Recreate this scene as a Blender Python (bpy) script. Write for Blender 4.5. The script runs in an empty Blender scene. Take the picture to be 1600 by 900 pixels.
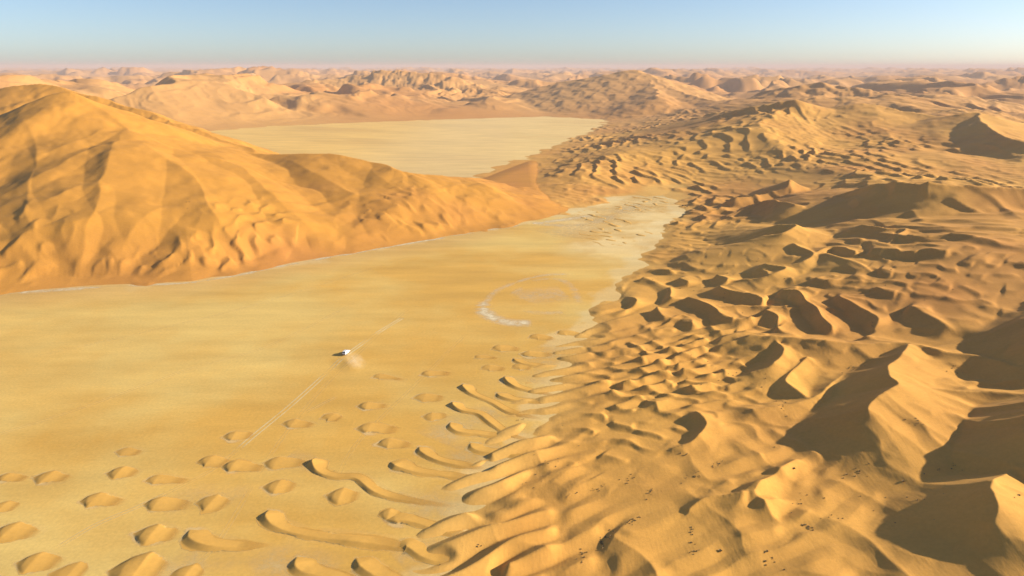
import bpy, math, random
import numpy as np
from mathutils import Vector, Matrix

# ------------------------------------------------------------------ camera, sky, sun, exposure
S = bpy.context.scene
COL = S.collection
H_CAM, FPX, PITCH = 130.0, 1081.0, math.radians(17.75)
cam = bpy.data.cameras.new('camera'); camo = bpy.data.objects.new('camera', cam); COL.objects.link(camo)
cam.sensor_width = 36; cam.lens = 36 * FPX / 1600; cam.clip_start = 1; cam.clip_end = 120000
camo.location = (0, 0, H_CAM); camo.rotation_euler = (math.pi / 2 - PITCH, 0, 0)
S.camera = camo

SUN_AZ, SUN_EL = math.radians(86), math.radians(21.5)
w = bpy.data.worlds.new('World'); S.world = w; w.use_nodes = True
nt = w.node_tree; bg = nt.nodes['Background']
sky = nt.nodes.new('ShaderNodeTexSky'); sky.sky_type = 'NISHITA'; sky.sun_disc = False
sky.sun_elevation = SUN_EL; sky.sun_rotation = SUN_AZ
sky.altitude = 1700; sky.air_density = 0.8; sky.dust_density = 2.6; sky.ozone_density = 2.0
nt.links.new(sky.outputs[0], bg.inputs[0]); bg.inputs[1].default_value = 0.088

sl = bpy.data.lights.new('sun', 'SUN'); sl.energy = 5.0; sl.angle = math.radians(0.6); sl.color = (1.0, 0.90, 0.74)
so = bpy.data.objects.new('sun', sl); COL.objects.link(so)
sd = Vector((math.sin(SUN_AZ) * math.cos(SUN_EL), math.cos(SUN_AZ) * math.cos(SUN_EL), math.sin(SUN_EL)))
so.rotation_euler = sd.to_track_quat('Z', 'Y').to_euler(); so.location = (500, 0, 400)

S.view_settings.view_transform = 'Standard'; S.view_settings.look = 'None'
S.view_settings.exposure = 0.82; S.view_settings.gamma = 1; S.view_settings.use_curve_mapping = False
S.render.engine = 'CYCLES'
S.cycles.volume_bounces = 1

# ------------------------------------------------------------------ geometry helpers
rng = np.random.default_rng(11)
random.seed(5)
CP, SP = math.cos(PITCH), math.sin(PITCH)

def ray(px, py):
    a, b = px - 800.0, 450.0 - py
    return np.array([a, FPX * CP + b * SP, -FPX * SP + b * CP])

def at(px, py, z=0.0):                      # a point of the place at height z
    d = ray(px, py); t = (z - H_CAM) / d[2]
    return np.array([d[0] * t, d[1] * t, z])

def atd(px, py, dist):                      # a point of the place at a forward distance
    d = ray(px, py); t = dist / d[1]
    return np.array([d[0] * t, dist, H_CAM + d[2] * t])

def sstep(a, b, x):
    t = np.clip((x - a) / (b - a), 0, 1); return t * t * (3 - 2 * t)

def mix(a, b, t): return a + (b - a) * t

def smax(a, b, k):
    h = np.clip(0.5 + 0.5 * (a - b) / k, 0, 1)
    return b + (a - b) * h + k * h * (1 - h)

class Tile:                                 # a periodic noise tile, sampled bilinearly
    def __init__(s, data, size): s.flat = np.ascontiguousarray(data).ravel(); s.n = data.shape[0]; s.size = size
    def __call__(s, x, y):
        k = s.n - 1                         # s.n is a power of two
        u = np.asarray(x * (s.n / s.size), np.float32); v = np.asarray(y * (s.n / s.size), np.float32)
        i = np.floor(u).astype(np.int32); j = np.floor(v).astype(np.int32)
        fu = u - i; fv = v - j
        i0 = (i & k) * s.n; i1 = ((i + 1) & k) * s.n; j0 = j & k; j1 = (j + 1) & k
        d = s.flat
        a = d[i0 + j0]; a += (d[i1 + j0] - a) * fu
        b = d[i0 + j1]; b += (d[i1 + j1] - b) * fu
        a += (b - a) * fv
        return a

def freqs(n):
    f = np.fft.fftfreq(n) * n
    return np.meshgrid(f, f, indexing='ij')

def fbm_tile(n, size, beta, lo=1.5, hi=1e9, seed=0):
    r = np.random.default_rng(seed); fx, fy = freqs(n); k = np.hypot(fx, fy); k[0, 0] = 1
    a = np.where((k >= lo) & (k <= hi), k ** -beta, 0)
    g = np.fft.ifft2(np.fft.fft2(r.standard_normal((n, n))) * a).real
    return Tile((g / g.std()).astype(np.float32), size)

def phasor_tile(n, size, lam, ang, dang, dk, seed):
    # complex band-limited noise; its phase is a train of dunes of wavelength lam with natural junctions
    r = np.random.default_rng(seed); fx, fy = freqs(n)
    k = np.hypot(fx, fy); th = np.arctan2(fy, fx); k0 = size / lam
    da = np.angle(np.exp(1j * (th - ang)))
    a = np.exp(-(k - k0) ** 2 / (2 * (dk * k0) ** 2)) * np.exp(-da ** 2 / (2 * dang ** 2))
    wn = r.standard_normal((n, n)) + 1j * r.standard_normal((n, n))
    g = np.fft.ifft2(np.fft.fft2(wn) * a)
    return Tile((g / np.abs(g).mean()).astype(np.complex64), size)

def dunes(g, lee=0.22, sharp=1.25, soft=False):         # asymmetric dune profile from a phasor sample
    p = np.angle(g) / (2 * np.pi) + 0.5
    st = 1 - lee
    s = np.clip(p / st, 0, 1); rise = (0.45 * s + 0.55 * s * s * (3 - 2 * s)) if soft else (0.32 * s + 0.68 * s ** 3.6)
    t = np.clip((p - st) / lee, 0, 1); fall = (1 - t) ** sharp
    h = np.where(p < st, rise, fall)
    return h * sstep(0.15, 0.9, np.abs(g))

def catmull(P, n):
    P = np.asarray(P, float)
    if len(P) == 2: return P[0] + (P[1] - P[0]) * np.linspace(0, 1, n)[:, None]
    Q = np.vstack([2 * P[0] - P[1], P, 2 * P[-1] - P[-2]]); out = []
    t = np.linspace(0, len(P) - 1, n)
    for tt in t:
        i = min(int(tt), len(P) - 2); f = tt - i; a, b, c, d = Q[i:i + 4]
        out.append(0.5 * (2 * b + (c - a) * f + (2 * a - 5 * b + 4 * c - d) * f * f + (3 * b - a - 3 * c + d) * f ** 3))
    return np.array(out)

def polydist(x, y, P, closed=False):        # distance to a polyline, with side and position along it
    best = np.full(x.shape, 1e18, np.float32); side = np.zeros(x.shape, np.float32); along = np.zeros(x.shape, np.float32)
    P = np.asarray(P, np.float32)
    n = len(P) if closed else len(P) - 1
    for i in range(n):
        a = P[i][:2]; b = P[(i + 1) % len(P)][:2]; dx, dy = b - a; L2 = dx * dx + dy * dy + 1e-9
        t = np.clip(((x - a[0]) * dx + (y - a[1]) * dy) / L2, 0, 1)
        ex = x - (a[0] + t * dx); ey = y - (a[1] + t * dy); d2 = ex * ex + ey * ey
        m = d2 < best
        best = np.where(m, d2, best); side = np.where(m, dx * ey - dy * ex, side); along = np.where(m, i + t, along)
    return np.sqrt(best), side, along

def inside(x, y, P):
    r = np.zeros(x.shape, bool); n = len(P)
    for i in range(n):
        x0, y0 = P[i][:2]; x1, y1 = P[(i + 1) % n][:2]
        c = (y0 > y) != (y1 > y)
        r ^= c & (x < (x1 - x0) * (y - y0) / (y1 - y0 + 1e-12) + x0)
    return r

# ------------------------------------------------------------------ node materials
def mat_new(name):
    m = bpy.data.materials.new(name); m.use_nodes = True
    return m, m.node_tree, m.node_tree.nodes['Principled BSDF']

def sand_material(name, fine=0.10, bump=0.25, alpha=False, streak=0.0):
    m, t, b = mat_new(name); N = t.nodes.new; L = t.links.new
    b.inputs['Roughness'].default_value = 0.9; b.inputs['Specular IOR Level'].default_value = 0.12
    at_ = N('ShaderNodeAttribute'); at_.attribute_name = 'col'
    geo = N('ShaderNodeNewGeometry')
    n1 = N('ShaderNodeTexNoise'); n1.inputs['Scale'].default_value = 0.9; n1.inputs['Detail'].default_value = 5; n1.inputs['Roughness'].default_value = 0.65
    n2 = N('ShaderNodeTexNoise'); n2.inputs['Scale'].default_value = 0.045; n2.inputs['Detail'].default_value = 6; n2.inputs['Roughness'].default_value = 0.6
    L(geo.outputs['Position'], n1.inputs['Vector'])
    mp = N('ShaderNodeMapping'); mp.inputs['Rotation'].default_value = (0, 0, math.radians(-22)); mp.inputs['Scale'].default_value = (0.35, 1.5, 1)
    L(geo.outputs['Position'], mp.inputs['Vector']); L(mp.outputs[0], n2.inputs['Vector'])
    def mul(src, noise, lo, hi):
        r = N('ShaderNodeMapRange'); r.inputs['From Min'].default_value = 0.25; r.inputs['From Max'].default_value = 0.75
        r.inputs['To Min'].default_value = lo; r.inputs['To Max'].default_value = hi; L(noise, r.inputs['Value'])
        v = N('ShaderNodeVectorMath'); v.operation = 'SCALE'; L(src, v.inputs[0]); L(r.outputs[0], v.inputs['Scale']); return v.outputs[0]
    c = mul(at_.outputs['Color'], n1.outputs['Fac'], 1 - fine, 1 + fine)
    c = mul(c, n2.outputs['Fac'], 1 - fine - streak, 1 + fine + streak)
    L(c, b.inputs['Base Color'])
    bp = N('ShaderNodeBump'); bp.inputs['Strength'].default_value = 0.26; bp.inputs['Distance'].default_value = bump
    wv = N('ShaderNodeTexNoise'); wv.inputs['Scale'].default_value = 0.5; wv.inputs['Detail'].default_value = 3
    mw = N('ShaderNodeMapping'); mw.inputs['Rotation'].default_value = (0, 0, math.radians(12)); mw.inputs['Scale'].default_value = (2.2, 0.5, 1)
    L(geo.outputs['Position'], mw.inputs['Vector']); L(mw.outputs[0], wv.inputs['Vector'])
    sm = N('ShaderNodeMath'); sm.operation = 'ADD'; L(n1.outputs['Fac'], sm.inputs[0]); L(wv.outputs['Fac'], sm.inputs[1])
    L(sm.outputs[0], bp.inputs['Height']); L(bp.outputs[0], b.inputs['Normal'])
    if alpha: L(at_.outputs['Alpha'], b.inputs['Alpha'])
    return m

def flat_mat(name, col, rough=0.6, spec=0.3, metal=0.0, var=0.12, scale=3.0):
    m, t, b = mat_new(name); N = t.nodes.new; L = t.links.new
    tc = N('ShaderNodeTexCoord'); n = N('ShaderNodeTexNoise'); n.inputs['Scale'].default_value = scale; n.inputs['Detail'].default_value = 4
    L(tc.outputs['Object'], n.inputs['Vector'])
    r = N('ShaderNodeMixRGB'); r.inputs[1].default_value = tuple(c * (1 - var) for c in col) + (1,); r.inputs[2].default_value = tuple(min(1, c * (1 + var)) for c in col) + (1,)
    L(n.outputs['Fac'], r.inputs[0]); L(r.outputs[0], b.inputs['Base Color'])
    b.inputs['Roughness'].default_value = rough; b.inputs['Specular IOR Level'].default_value = spec; b.inputs['Metallic'].default_value = metal
    return m

def mesh_from(name, V, Fc, mat, col=None, smooth=True):
    me = bpy.data.meshes.new(name)
    V = np.ascontiguousarray(V, dtype=np.float32); Fc = np.ascontiguousarray(Fc, dtype=np.int32)
    me.vertices.add(len(V)); me.vertices.foreach_set('co', V.ravel())
    k = Fc.shape[1]
    me.loops.add(Fc.size); me.loops.foreach_set('vertex_index', Fc.ravel())
    me.polygons.add(len(Fc)); me.polygons.foreach_set('loop_start', np.arange(0, Fc.size, k, dtype=np.int32))
    me.polygons.foreach_set('loop_total', np.full(len(Fc), k, dtype=np.int32))
    me.update(calc_edges=True)
    if smooth: me.polygons.foreach_set('use_smooth', np.ones(len(Fc), bool))
    if col is not None:
        a = me.attributes.new('col', 'FLOAT_COLOR', 'POINT')
        c = np.ones((len(V), 4), np.float32); c[:, :col.shape[1]] = col; a.data.foreach_set('color', c.ravel())
    me.materials.append(mat)
    return me

def obj(name, me, parent=None, **props):
    o = bpy.data.objects.new(name, me); COL.objects.link(o)
    if parent: o.parent = parent
    for k, v in props.items(): o[k] = v
    return o

def grid_mesh(name, X, Y, Z, keep, mat, col):
    R, C = X.shape; idx = np.arange(R * C).reshape(R, C)
    q = np.stack([idx[:-1, :-1], idx[:-1, 1:], idx[1:, 1:], idx[1:, :-1]], -1)
    q = q[keep]
    used = np.zeros(R * C, bool); used[q.ravel()] = True
    new = np.cumsum(used) - 1
    V = np.stack([X.ravel()[used], Y.ravel()[used], Z.ravel()[used]], -1)
    return mesh_from(name, V, new[q], mat, col.reshape(-1, col.shape[-1])[used])

SAND = sand_material('dune_sand', 0.08, 0.22)
SANDF = sand_material('far_dune_sand', 0.06, 0.05)
SMALL = sand_material('small_dune_sand', 0.08, 0.06, alpha=True)
PAN = sand_material('pan_gravel', 0.12, 0.10, streak=0.02)

# ------------------------------------------------------------------ the two pans: outlines on the ground
near_pan = np.array([at(*p) for p in [(-420, 520), (-200, 478), (0, 456), (130, 446), (300, 437), (400, 420), (500, 402), (600, 385), (720, 364),
    (850, 340), (930, 320), (1000, 303), (1055, 294), (1068, 303), (1055, 332), (1020, 372), (975, 425), (940, 470), (903, 520), (880, 565),
    (850, 625), (808, 700), (745, 770), (705, 840), (670, 920), (630, 1080), (-1300, 1080), (-900, 620)]])
far_pan = np.array([at(*p) for p in [(-200, 222), (310, 207), (420, 198), (560, 192), (700, 187), (850, 182.5), (945, 187), (930, 200), (880, 222), (800, 249),
    (745, 268), (700, 285), (560, 290), (-300, 290)]])

# ------------------------------------------------------------------ terrain on a fan-shaped grid (finer where nearer)
NC = 1120
r_near = np.exp(np.linspace(math.log(92), math.log(2600), 1120))
r_far = np.exp(np.linspace(math.log(2600), math.log(26000), 240))
rr = np.concatenate([r_near, r_far[1:]])
th = np.radians(np.linspace(-44, 44, NC))
RR, TH = np.meshgrid(rr, th, indexing='ij')
RR = RR.astype(np.float32); TH = TH.astype(np.float32)
X = RR * np.sin(TH); Y = RR * np.cos(TH)

low = fbm_tile(512, 900, 2.3, hi=14, seed=1)          # smooth swells
mid = fbm_tile(512, 260, 2.2, lo=2, hi=24, seed=2)
rgh = fbm_tile(512, 260, 1.7, lo=2, seed=7)           # grainy, for colours and edges
big = fbm_tile(512, 9000, 2.0, lo=3, hi=40, seed=3)

def warp(x, y, a):
    return x + a * low(x * 1.3 + 40, y * 1.3), y + a * low(x * 1.3, y * 1.3 + 333)

dn, _, _ = polydist(X, Y, near_pan, True); inn = inside(X, Y, near_pan); dn = np.where(inn, -dn, dn)
df, _, _ = polydist(X, Y, far_pan, True); inf_ = inside(X, Y, far_pan); df = np.where(inf_, -df, df)
dpan = np.minimum(dn, df) + 5 * mid(X * 2, Y * 2) * np.clip(RR / 500, 0.4, 2)

# --- phasor dune trains (slip faces look towards -x)
pi = math.pi
P30 = phasor_tile(1024, 900, 25, pi * 1.2, 0.85, 0.24, 21)
P21 = phasor_tile(1024, 640, 22, pi * 1.0, 0.6, 0.28, 28)
P17 = phasor_tile(1024, 480, 13, pi * 1.25, 0.8, 0.25, 22)
P60 = phasor_tile(512, 1300, 58, pi * 1.15, 0.45, 0.16, 23)
P300 = phasor_tile(512, 9000, 420, pi * 0.92, 0.7, 0.25, 24)
P90 = phasor_tile(512, 3400, 105, pi * 0.95, 0.65, 0.25, 25)

def crest(Hh, pts, sl, sr, k=2.0, n=None, wob=0.0, hollow=None):
    """sharp ridge along pts (x,y,z): slope sl on the left of the direction of travel, sr on the right"""
    P = catmull(pts, n or max(8, 6 * len(pts)))
    zc = P[:, 2]; rad = zc.max() / min(sl, sr) * (2.0 if hollow is not None else 1) + 8
    m = (X > P[:, 0].min() - rad) & (X < P[:, 0].max() + rad) & (Y > P[:, 1].min() - rad) & (Y < P[:, 1].max() + rad)
    if not m.any(): return Hh
    x = X[m]; y = Y[m]
    if hollow is not None: hb = hollow[m].astype(np.float32)
    if wob:
        x = x + wob * mid(x * 1.7, y * 1.7 + 70); y = y + wob * mid(x * 1.7 + 99, y * 1.7)
    hh = np.full(x.shape, -1e9, np.float32); P = P.astype(np.float32)
    for i in range(len(P) - 1):
        a = P[i]; dx, dy, dz = P[i + 1] - a; L2 = dx * dx + dy * dy + 1e-9; L = math.sqrt(L2)
        t = np.clip(((x - a[0]) * dx + (y - a[1]) * dy) / L2, 0, 1)
        ex = x - (a[0] + t * dx); ey = y - (a[1] + t * dy); d = np.sqrt(ex * ex + ey * ey) + 1e-4
        sn = (dx * ey - dy * ex) / (L * d)
        g = sr + (sl - sr) * np.clip(0.5 + 0.8 * sn, 0, 1)
        z_ = a[2] + t * dz
        if hollow is not None:
            D = np.maximum(z_ - hb + 1.5, 0.8) * (1 + 1.0 * np.clip(0.5 + 0.8 * (sn if sl > sr else -sn), 0, 1))
            D1 = 0.6 * D; hh = np.maximum(hh, z_ - D1 * (1 - np.exp(-g * d / D1)) - 0.09 * d)
        else:
            hh = np.maximum(hh, z_ - g * d)
    Hh[m] = smax(Hh[m], hh, k)
    return Hh

# --- base
edge = sstep(0, 60, dpan)
right = sstep(-60, 60, X - (-20 + 0.08 * Y))
far = sstep(1300, 2200, RR)
base = np.where(dpan < 0, np.clip(dpan, -60, 0) * mix(0.025, 0.06, sstep(280, 400, RR)), dpan * 0.05)
base = np.minimum(base, 1.0)
lift = 12 * (1 - np.exp(-(np.clip(dpan, 0, 1e9) / 140) ** 1.5)) * right * (1 - far)
lift = lift + 4 * low(X, Y) * sstep(40, 200, dpan) * right
def rise_r(x, y):
    r = np.hypot(x, y); return 17 * sstep(290, 560, r) * sstep(30, 210, x) * (1 - sstep(900, 1300, r))
lift = lift + rise_r(X, Y) * sstep(0, 120, dpan)
Hh = base + lift

# --- far country
fx, fy = warp(X, Y, 40)
zf = 26 + 20 * np.clip(big(X, Y), -1.2, 2) + 44 * dunes(P300(fx, fy), 0.36, 1.1, True) * np.clip(0.75 + 0.35 * big(Y, X), 0.2, 1.4)
farw = sstep(0, 420, df) * sstep(1150, 1900, RR)
Hh = Hh + farw * zf

# --- the massif on the right, its crest at 800 to 1000 m
Hh = crest(Hh, [atd(*p) for p in [(1000, 226, 1150), (1070, 208, 1150), (1130, 185, 1180), (1190, 170, 1190), (1240, 162, 1190), (1290, 171, 1150), (1345, 163, 1120), (1400, 171, 1080),
      (1470, 181, 1030), (1525, 177, 980), (1570, 190, 940), (1640, 210, 900), (1760, 220, 860)]], 0.42, 0.22, 6, wob=3)
Hh = crest(Hh, [atd(*p) for p in [(1525, 178, 978), (1545, 205, 890), (1580, 225, 820), (1640, 240, 760)]], 0.25, 0.3, 4, wob=3)
Hh = crest(Hh, [atd(*p) for p in [(1240, 158, 1188), (1215, 175, 1080), (1180, 200, 960), (1150, 228, 860)]], 0.22, 0.2, 8, wob=3)
Hh = crest(Hh, [atd(*p) for p in [(1345, 165, 1115), (1370, 195, 1000), (1410, 225, 880), (1490, 255, 770), (1600, 280, 690)]], 0.2, 0.2, 8, wob=3)
# ridge in front of it with a shaded slip face
# dunes beyond: the smooth one at the head of the far pan, and others
Hh = crest(Hh, [atd(*p) for p in [(1195, 150, 1900), (1225, 138, 1880), (1280, 132, 1850), (1340, 140, 1800), (1420, 150, 1700)]], 0.3, 0.32, 10, wob=5)
Hh = crest(Hh, [atd(*p) for p in [(430, 158, 2800), (520, 138, 2850), (570, 118, 2900), (620, 111, 2900), (690, 117, 2800), (740, 135, 2650), (800, 150, 2500)]], 0.3, 0.22, 25, wob=12)
Hh = crest(Hh, [atd(*p) for p in [(1480, 150, 2600), (1540, 132, 2600), (1600, 118, 2600), (1720, 108, 2500)]], 0.3, 0.35, 20, wob=10)

lim = np.clip(dn, 0, 400); Hh = np.where(RR < 1200, -smax(-Hh, -(0.05 * dn + 0.0007 * lim * lim + 1.0), 3.0), Hh)
lim = np.clip(df, 0, 400); Hh = np.where(RR < 2300, -smax(-Hh, -(0.05 * df + 0.0005 * lim * lim + 0.5), 3.0), Hh)
# --- the great dune on the left
G0 = np.full(X.shape, -3.0)
G = crest(G0, [atd(*p) for p in [(-420, 262, 620), (-250, 228, 650), (-120, 205, 662), (0, 186, 672), (55, 158, 682), (100, 142, 692), (150, 164, 682), (185, 190, 664), (197, 214, 640)]], 0.42, 0.46, 1.5, wob=2)
G = crest(G, [atd(*p) for p in [(-300, 190, 800), (-100, 160, 850), (30, 133, 880), (75, 132, 880), (120, 144, 870), (200, 165, 850), (265, 187, 820), (335, 214, 790), (400, 235, 750)]], 0.4, 0.35, 8, wob=3)
G = crest(G, [atd(*p) for p in [(190, 205, 650), (250, 224, 690), (310, 232, 705), (370, 236, 712), (430, 240, 708), (520, 240, 690), (580, 252, 680)]] + [at(*p) for p in [(640, 268, 36), (745, 279, 18), (800, 289, 8), (850, 298, 1)]], 0.40, 0.24, 6, wob=2)
def gsample(A, x, y):
    r = np.hypot(x, y); i = (np.log(r) - math.log(92)) / (math.log(2600) - math.log(92)) * 1119; j = (np.degrees(np.arctan2(x, y)) + 44) / 88 * (NC - 1)
    i = np.clip(i, 0, 1117.9); j = np.clip(j, 0, NC - 2.1); i0 = i.astype(int); j0 = j.astype(int); a, b = i - i0, j - j0
    return (A[i0, j0] * (1 - a) + A[i0 + 1, j0] * a) * (1 - b) + (A[i0, j0 + 1] * (1 - a) + A[i0 + 1, j0 + 1] * a) * b
TT = 95 * np.exp(np.arange(0, 2200) * 0.0015)
def meet(A, px, py):                        # where the sight line of a pixel meets the surface A
    d = ray(px, py); d = d / np.linalg.norm(d)
    hit = np.nonzero(H_CAM + d[2] * TT < np.maximum(gsample(A, d[0] * TT, d[1] * TT), 0))[0]
    t = TT[hit[0] if len(hit) else -1]; return np.array([d[0] * t, d[1] * t, 0.0])
dr = np.clip(dn, -30, 200); G = -smax(-G, -(0.26 * dr + 0.0035 * np.clip(dn, 0, 200) ** 2 + 0.2), 3.0)
def bump(A, B, pts, h, wl_, wr_, p=1.0, wob=0.7):   # a sharp rib raised on a slope; wl_, wr_: its width to the left and right of travel
    P = catmull([meet(B, *q) for q in pts], 7 * len(pts)); R_ = max(wl_, wr_) + 6
    m = (X > P[:, 0].min() - R_) & (X < P[:, 0].max() + R_) & (Y > P[:, 1].min() - R_) & (Y < P[:, 1].max() + R_)
    x = X[m]; y = Y[m]; x = x + wob * mid(x * 2, y * 2 + 70); y = y + wob * mid(x * 2 + 99, y * 2)
    d, sd_, al = polydist(x, y, P); t = al / (len(P) - 1)
    wd = np.where(sd_ > 0, wl_, wr_)
    A[m] += h * np.clip(1 - d / wd, 0, 1) ** p * np.clip(np.minimum(t * 3.5, (1 - t) * 3.5), 0, 1) ** 0.7
    return A
GB = G.copy()
for pts, h, a, b in [  # from top to foot: left of travel is the sunny side
    ([(192, 205), (184, 238), (166, 290), (152, 340), (138, 395), (120, 430)], 17, 42, 75), ([(215, 225), (250, 252), (300, 286), (316, 305), (330, 342), (360, 380), (395, 405)], 15, 38, 60),
    ([(320, 236), (360, 258), (400, 288), (440, 325), (490, 360)], 8, 28, 45), ([(440, 246), (480, 268), (530, 298), (580, 318), (640, 340)], 7, 28, 40), ([(570, 256), (600, 285), (650, 310), (720, 330)], 5, 25, 35),
    ([(30, 185), (62, 250), (50, 310), (48, 360), (70, 410)], 13, 36, 60), ([(-60, 220), (-20, 290), (-30, 350), (0, 420)], 12, 34, 55), ([(262, 330), (235, 352), (205, 385), (190, 410)], 7, 18, 30),
    ([(318, 372), (300, 392), (318, 402), (322, 418)], 6, 14, 22), ([(100, 362), (122, 378), (118, 395), (95, 415)], 7, 16, 26), ([(415, 370), (440, 356), (470, 352), (490, 368)], 5, 14, 20),
    ([(540, 368), (575, 352), (610, 348), (630, 358)], 4, 12, 18), ([(230, 402), (250, 415), (262, 428)], 4, 12, 16), ([(20, 400), (48, 412), (60, 430)], 5, 14, 20), ([(165, 400), (185, 412), (190, 430)], 4, 12, 16),
    ([(395, 395), (420, 392), (450, 398)], 3, 10, 14), ([(480, 380), (510, 378), (540, 384)], 3, 10, 14), ([(600, 365), (640, 358), (690, 356)], 3, 10, 14), ([(690, 345), (730, 338), (790, 335)], 3, 10, 14),
    ([(738, 281), (752, 292), (770, 300), (792, 304)], 7, 22, 18), ([(640, 275), (660, 290), (690, 300)], 4, 18, 24), ([(105, 150), (60, 185), (20, 215), (-20, 235)], 6, 20, 40), ([(185, 195), (150, 215), (100, 245), (40, 280)], 5, 16, 30),
    ([(170, 240), (120, 262), (60, 300), (0, 330)], 5, 16, 30), ([(140, 300), (100, 325), (50, 345)], 4, 14, 26)]:
    G = bump(G, GB, pts, h * 0.54, a, b)
wl = sstep(-2, 6, G)
gx, gy = warp(X, Y, 14)
PL = phasor_tile(1024, 900, 34, pi * 0.72, 0.5, 0.25, 31)
PL2 = phasor_tile(1024, 480, 17, pi * 0.9, 1.0, 0.35, 32)
env = np.clip(0.7 + 0.6 * low(X * 1.4 + 70, Y * 1.4), 0.1, 1.6)
low_l = 1 - sstep(8, 45, G)
G = G + wl * (env * (0.3 + 0.9 * low_l) * dunes(PL(gx, gy), 0.34, 1.1, True) + 0.35 * low_l * dunes(PL2(gx, gy), 0.35) - 0.5)
ramp = np.clip(dn + 5 * mid(X * 2.2, Y * 2.2), -30, 1e9)
lside = (1 - sstep(20, 60, X)) * sstep(300, 340, Y) * sstep(0, 60, df)
G = smax(G, lside * (np.minimum(0.12 * ramp, 4.0) + 0.6 * dunes(PL2(gx, gy), 0.3) * sstep(0, 15, ramp) * (1 - sstep(60, 110, ramp))) - 3 * (1 - lside), 2.0)
G = G + lside * (1 - sstep(-60, 0, X)) * 1.35 * np.clip(0.6 + 0.7 * low(X * 3, Y * 3), 0, 1.4) * dunes(PL2(gx, gy), 0.32) * sstep(3, 18, ramp) * (1 - sstep(45, 100, ramp))
left_zone = (G > -1.5) & (RR < 1150) & (X < 60) & (Y > 300)

# --- the near field: hand-placed ridges, feet to the left in shade
NF = [  # points (px, py, z) from near to far, slope on the left, slope on the right
  ([(1365, 657, 27), (1360, 640, 30), (1376, 622, 31.5), (1400, 606, 33), (1408, 599, 33.5), (1397, 588, 32.5), (1396, 573, 31), (1408, 555, 29), (1412, 536, 27)], 0.62, 0.20),
  ([(1300, 668, 15), (1362, 655, 20), (1392, 664, 21), (1440, 676, 20), (1470, 690, 18), (1486, 704, 16)], 0.28, 0.25),
  ([(1408, 600, 27), (1460, 607, 26), (1530, 612, 27), (1600, 617, 30), (1680, 622, 34)], 0.30, 0.34),
  ([(1190, 526, 20), (1240, 529, 22), (1290, 532, 24), (1350, 534, 24), (1410, 535, 25), (1470, 548, 26), (1530, 556, 28), (1600, 574, 31), (1680, 590, 33)], 0.30, 0.3),
  ([(1552, 845, 26), (1568, 818, 31), (1571, 795, 34), (1562, 774, 35), (1551, 759, 34), (1557, 746, 31), (1580, 735, 26)], 0.60, 0.18),
  ([(1290, 862, 6), (1400, 842, 14), (1480, 836, 20), (1552, 843, 25), (1600, 850, 26), (1700, 850, 26)], 0.26, 0.20),
  ([(1275, 856, 4), (1240, 838, 8), (1212, 812, 12), (1192, 786, 14), (1178, 769, 15)], 0.24, 0.34),
  ([(1178, 769, 15), (1196, 748, 14), (1240, 722, 11)], 0.3, 0.3),
  ([(1020, 840, 4), (1070, 810, 8), (1080, 795, 10), (1112, 776, 12.5), (1178, 769, 15)], 0.40, 0.28),
  ([(1225, 880, 4), (1215, 900, 5), (1200, 960, 6)], 0.3, 0.3),
  ([(1590, 960, 17), (1585, 900, 17), (1572, 860, 16), (1555, 842, 15)], 0.3, 0.4),
  ([(1170, 584, 13), (1200, 571, 18), (1222, 549, 20), (1212, 530, 19)], 0.60, 0.26),
  ([(1050, 702, 8), (1085, 690, 11), (1108, 665, 12.5), (1095, 646, 11)], 0.55, 0.24),
  ([(1180, 640, 13), (1260, 625, 15), (1300, 600, 16), (1320, 585, 15)], 0.3, 0.24),
  ([(1290, 640, 13), (1230, 602, 16), (1226, 588, 16), (1260, 560, 17)], 0.5, 0.3),
  ([(1690, 740, 34), (1650, 700, 40), (1628, 655, 43), (1640, 625, 42), (1690, 600, 40)], 0.58, 0.22),
  ([(1655, 570, 38), (1622, 535, 41), (1615, 495, 42), (1655, 455, 40)], 0.58, 0.25),
  ([(1660, 410, 42), (1640, 385, 44), (1700, 360, 46)], 0.6, 0.25),
  ([(1480, 400, 30), (1560, 366, 40), (1620, 362, 42), (1700, 366, 44)], 0.25, 0.5),
  ([(1370, 390, 26), (1395, 372, 31), (1413, 357, 33), (1385, 356, 31), (1350, 350, 28)], 0.55, 0.3),
  ([(1413, 357, 33), (1440, 365, 32), (1465, 380, 29), (1490, 400, 26)], 0.28, 0.3),
  ([(1385, 438, 22), (1420, 428, 27), (1440, 411, 29), (1400, 407, 27)], 0.58, 0.26),
  ([(1290, 395, 22), (1340, 410, 26), (1370, 428, 25), (1420, 448, 24), (1470, 458, 24)], 0.26, 0.26),
  ([(1318, 462, 21), (1370, 455, 25), (1402, 442, 27), (1330, 440, 24)], 0.56, 0.25),
  ([(1405, 500, 21), (1450, 492, 25), (1482, 476, 27), (1430, 474, 25)], 0.56, 0.25),
  ([(1165, 437, 12), (1200, 432, 17), (1228, 418, 19), (1200, 412, 17)], 0.58, 0.25),
  ([(1220, 415, 15), (1252, 408, 19), (1268, 395, 20), (1240, 380, 18)], 0.58, 0.25),
  ([(1196, 368, 18), (1222, 364, 22), (1245, 352, 24), (1215, 350, 21)], 0.58, 0.25),
  ([(1270, 395, 20), (1300, 385, 19), (1330, 395, 18)], 0.3, 0.3),
  ([(1100, 485, 9), (1150, 478, 12), (1180, 478, 13), (1230, 478, 15)], 0.4, 0.3),
  ([(1000, 520, 3), (1040, 505, 6), (1062, 492, 8), (1085, 500, 8), (1130, 498, 9)], 0.5, 0.25),
  ([(1190, 490, 12), (1240, 480, 16), (1290, 478, 18), (1330, 492, 18)], 0.3, 0.4),
]
N0 = np.full(X.shape, -4.0)
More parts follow.
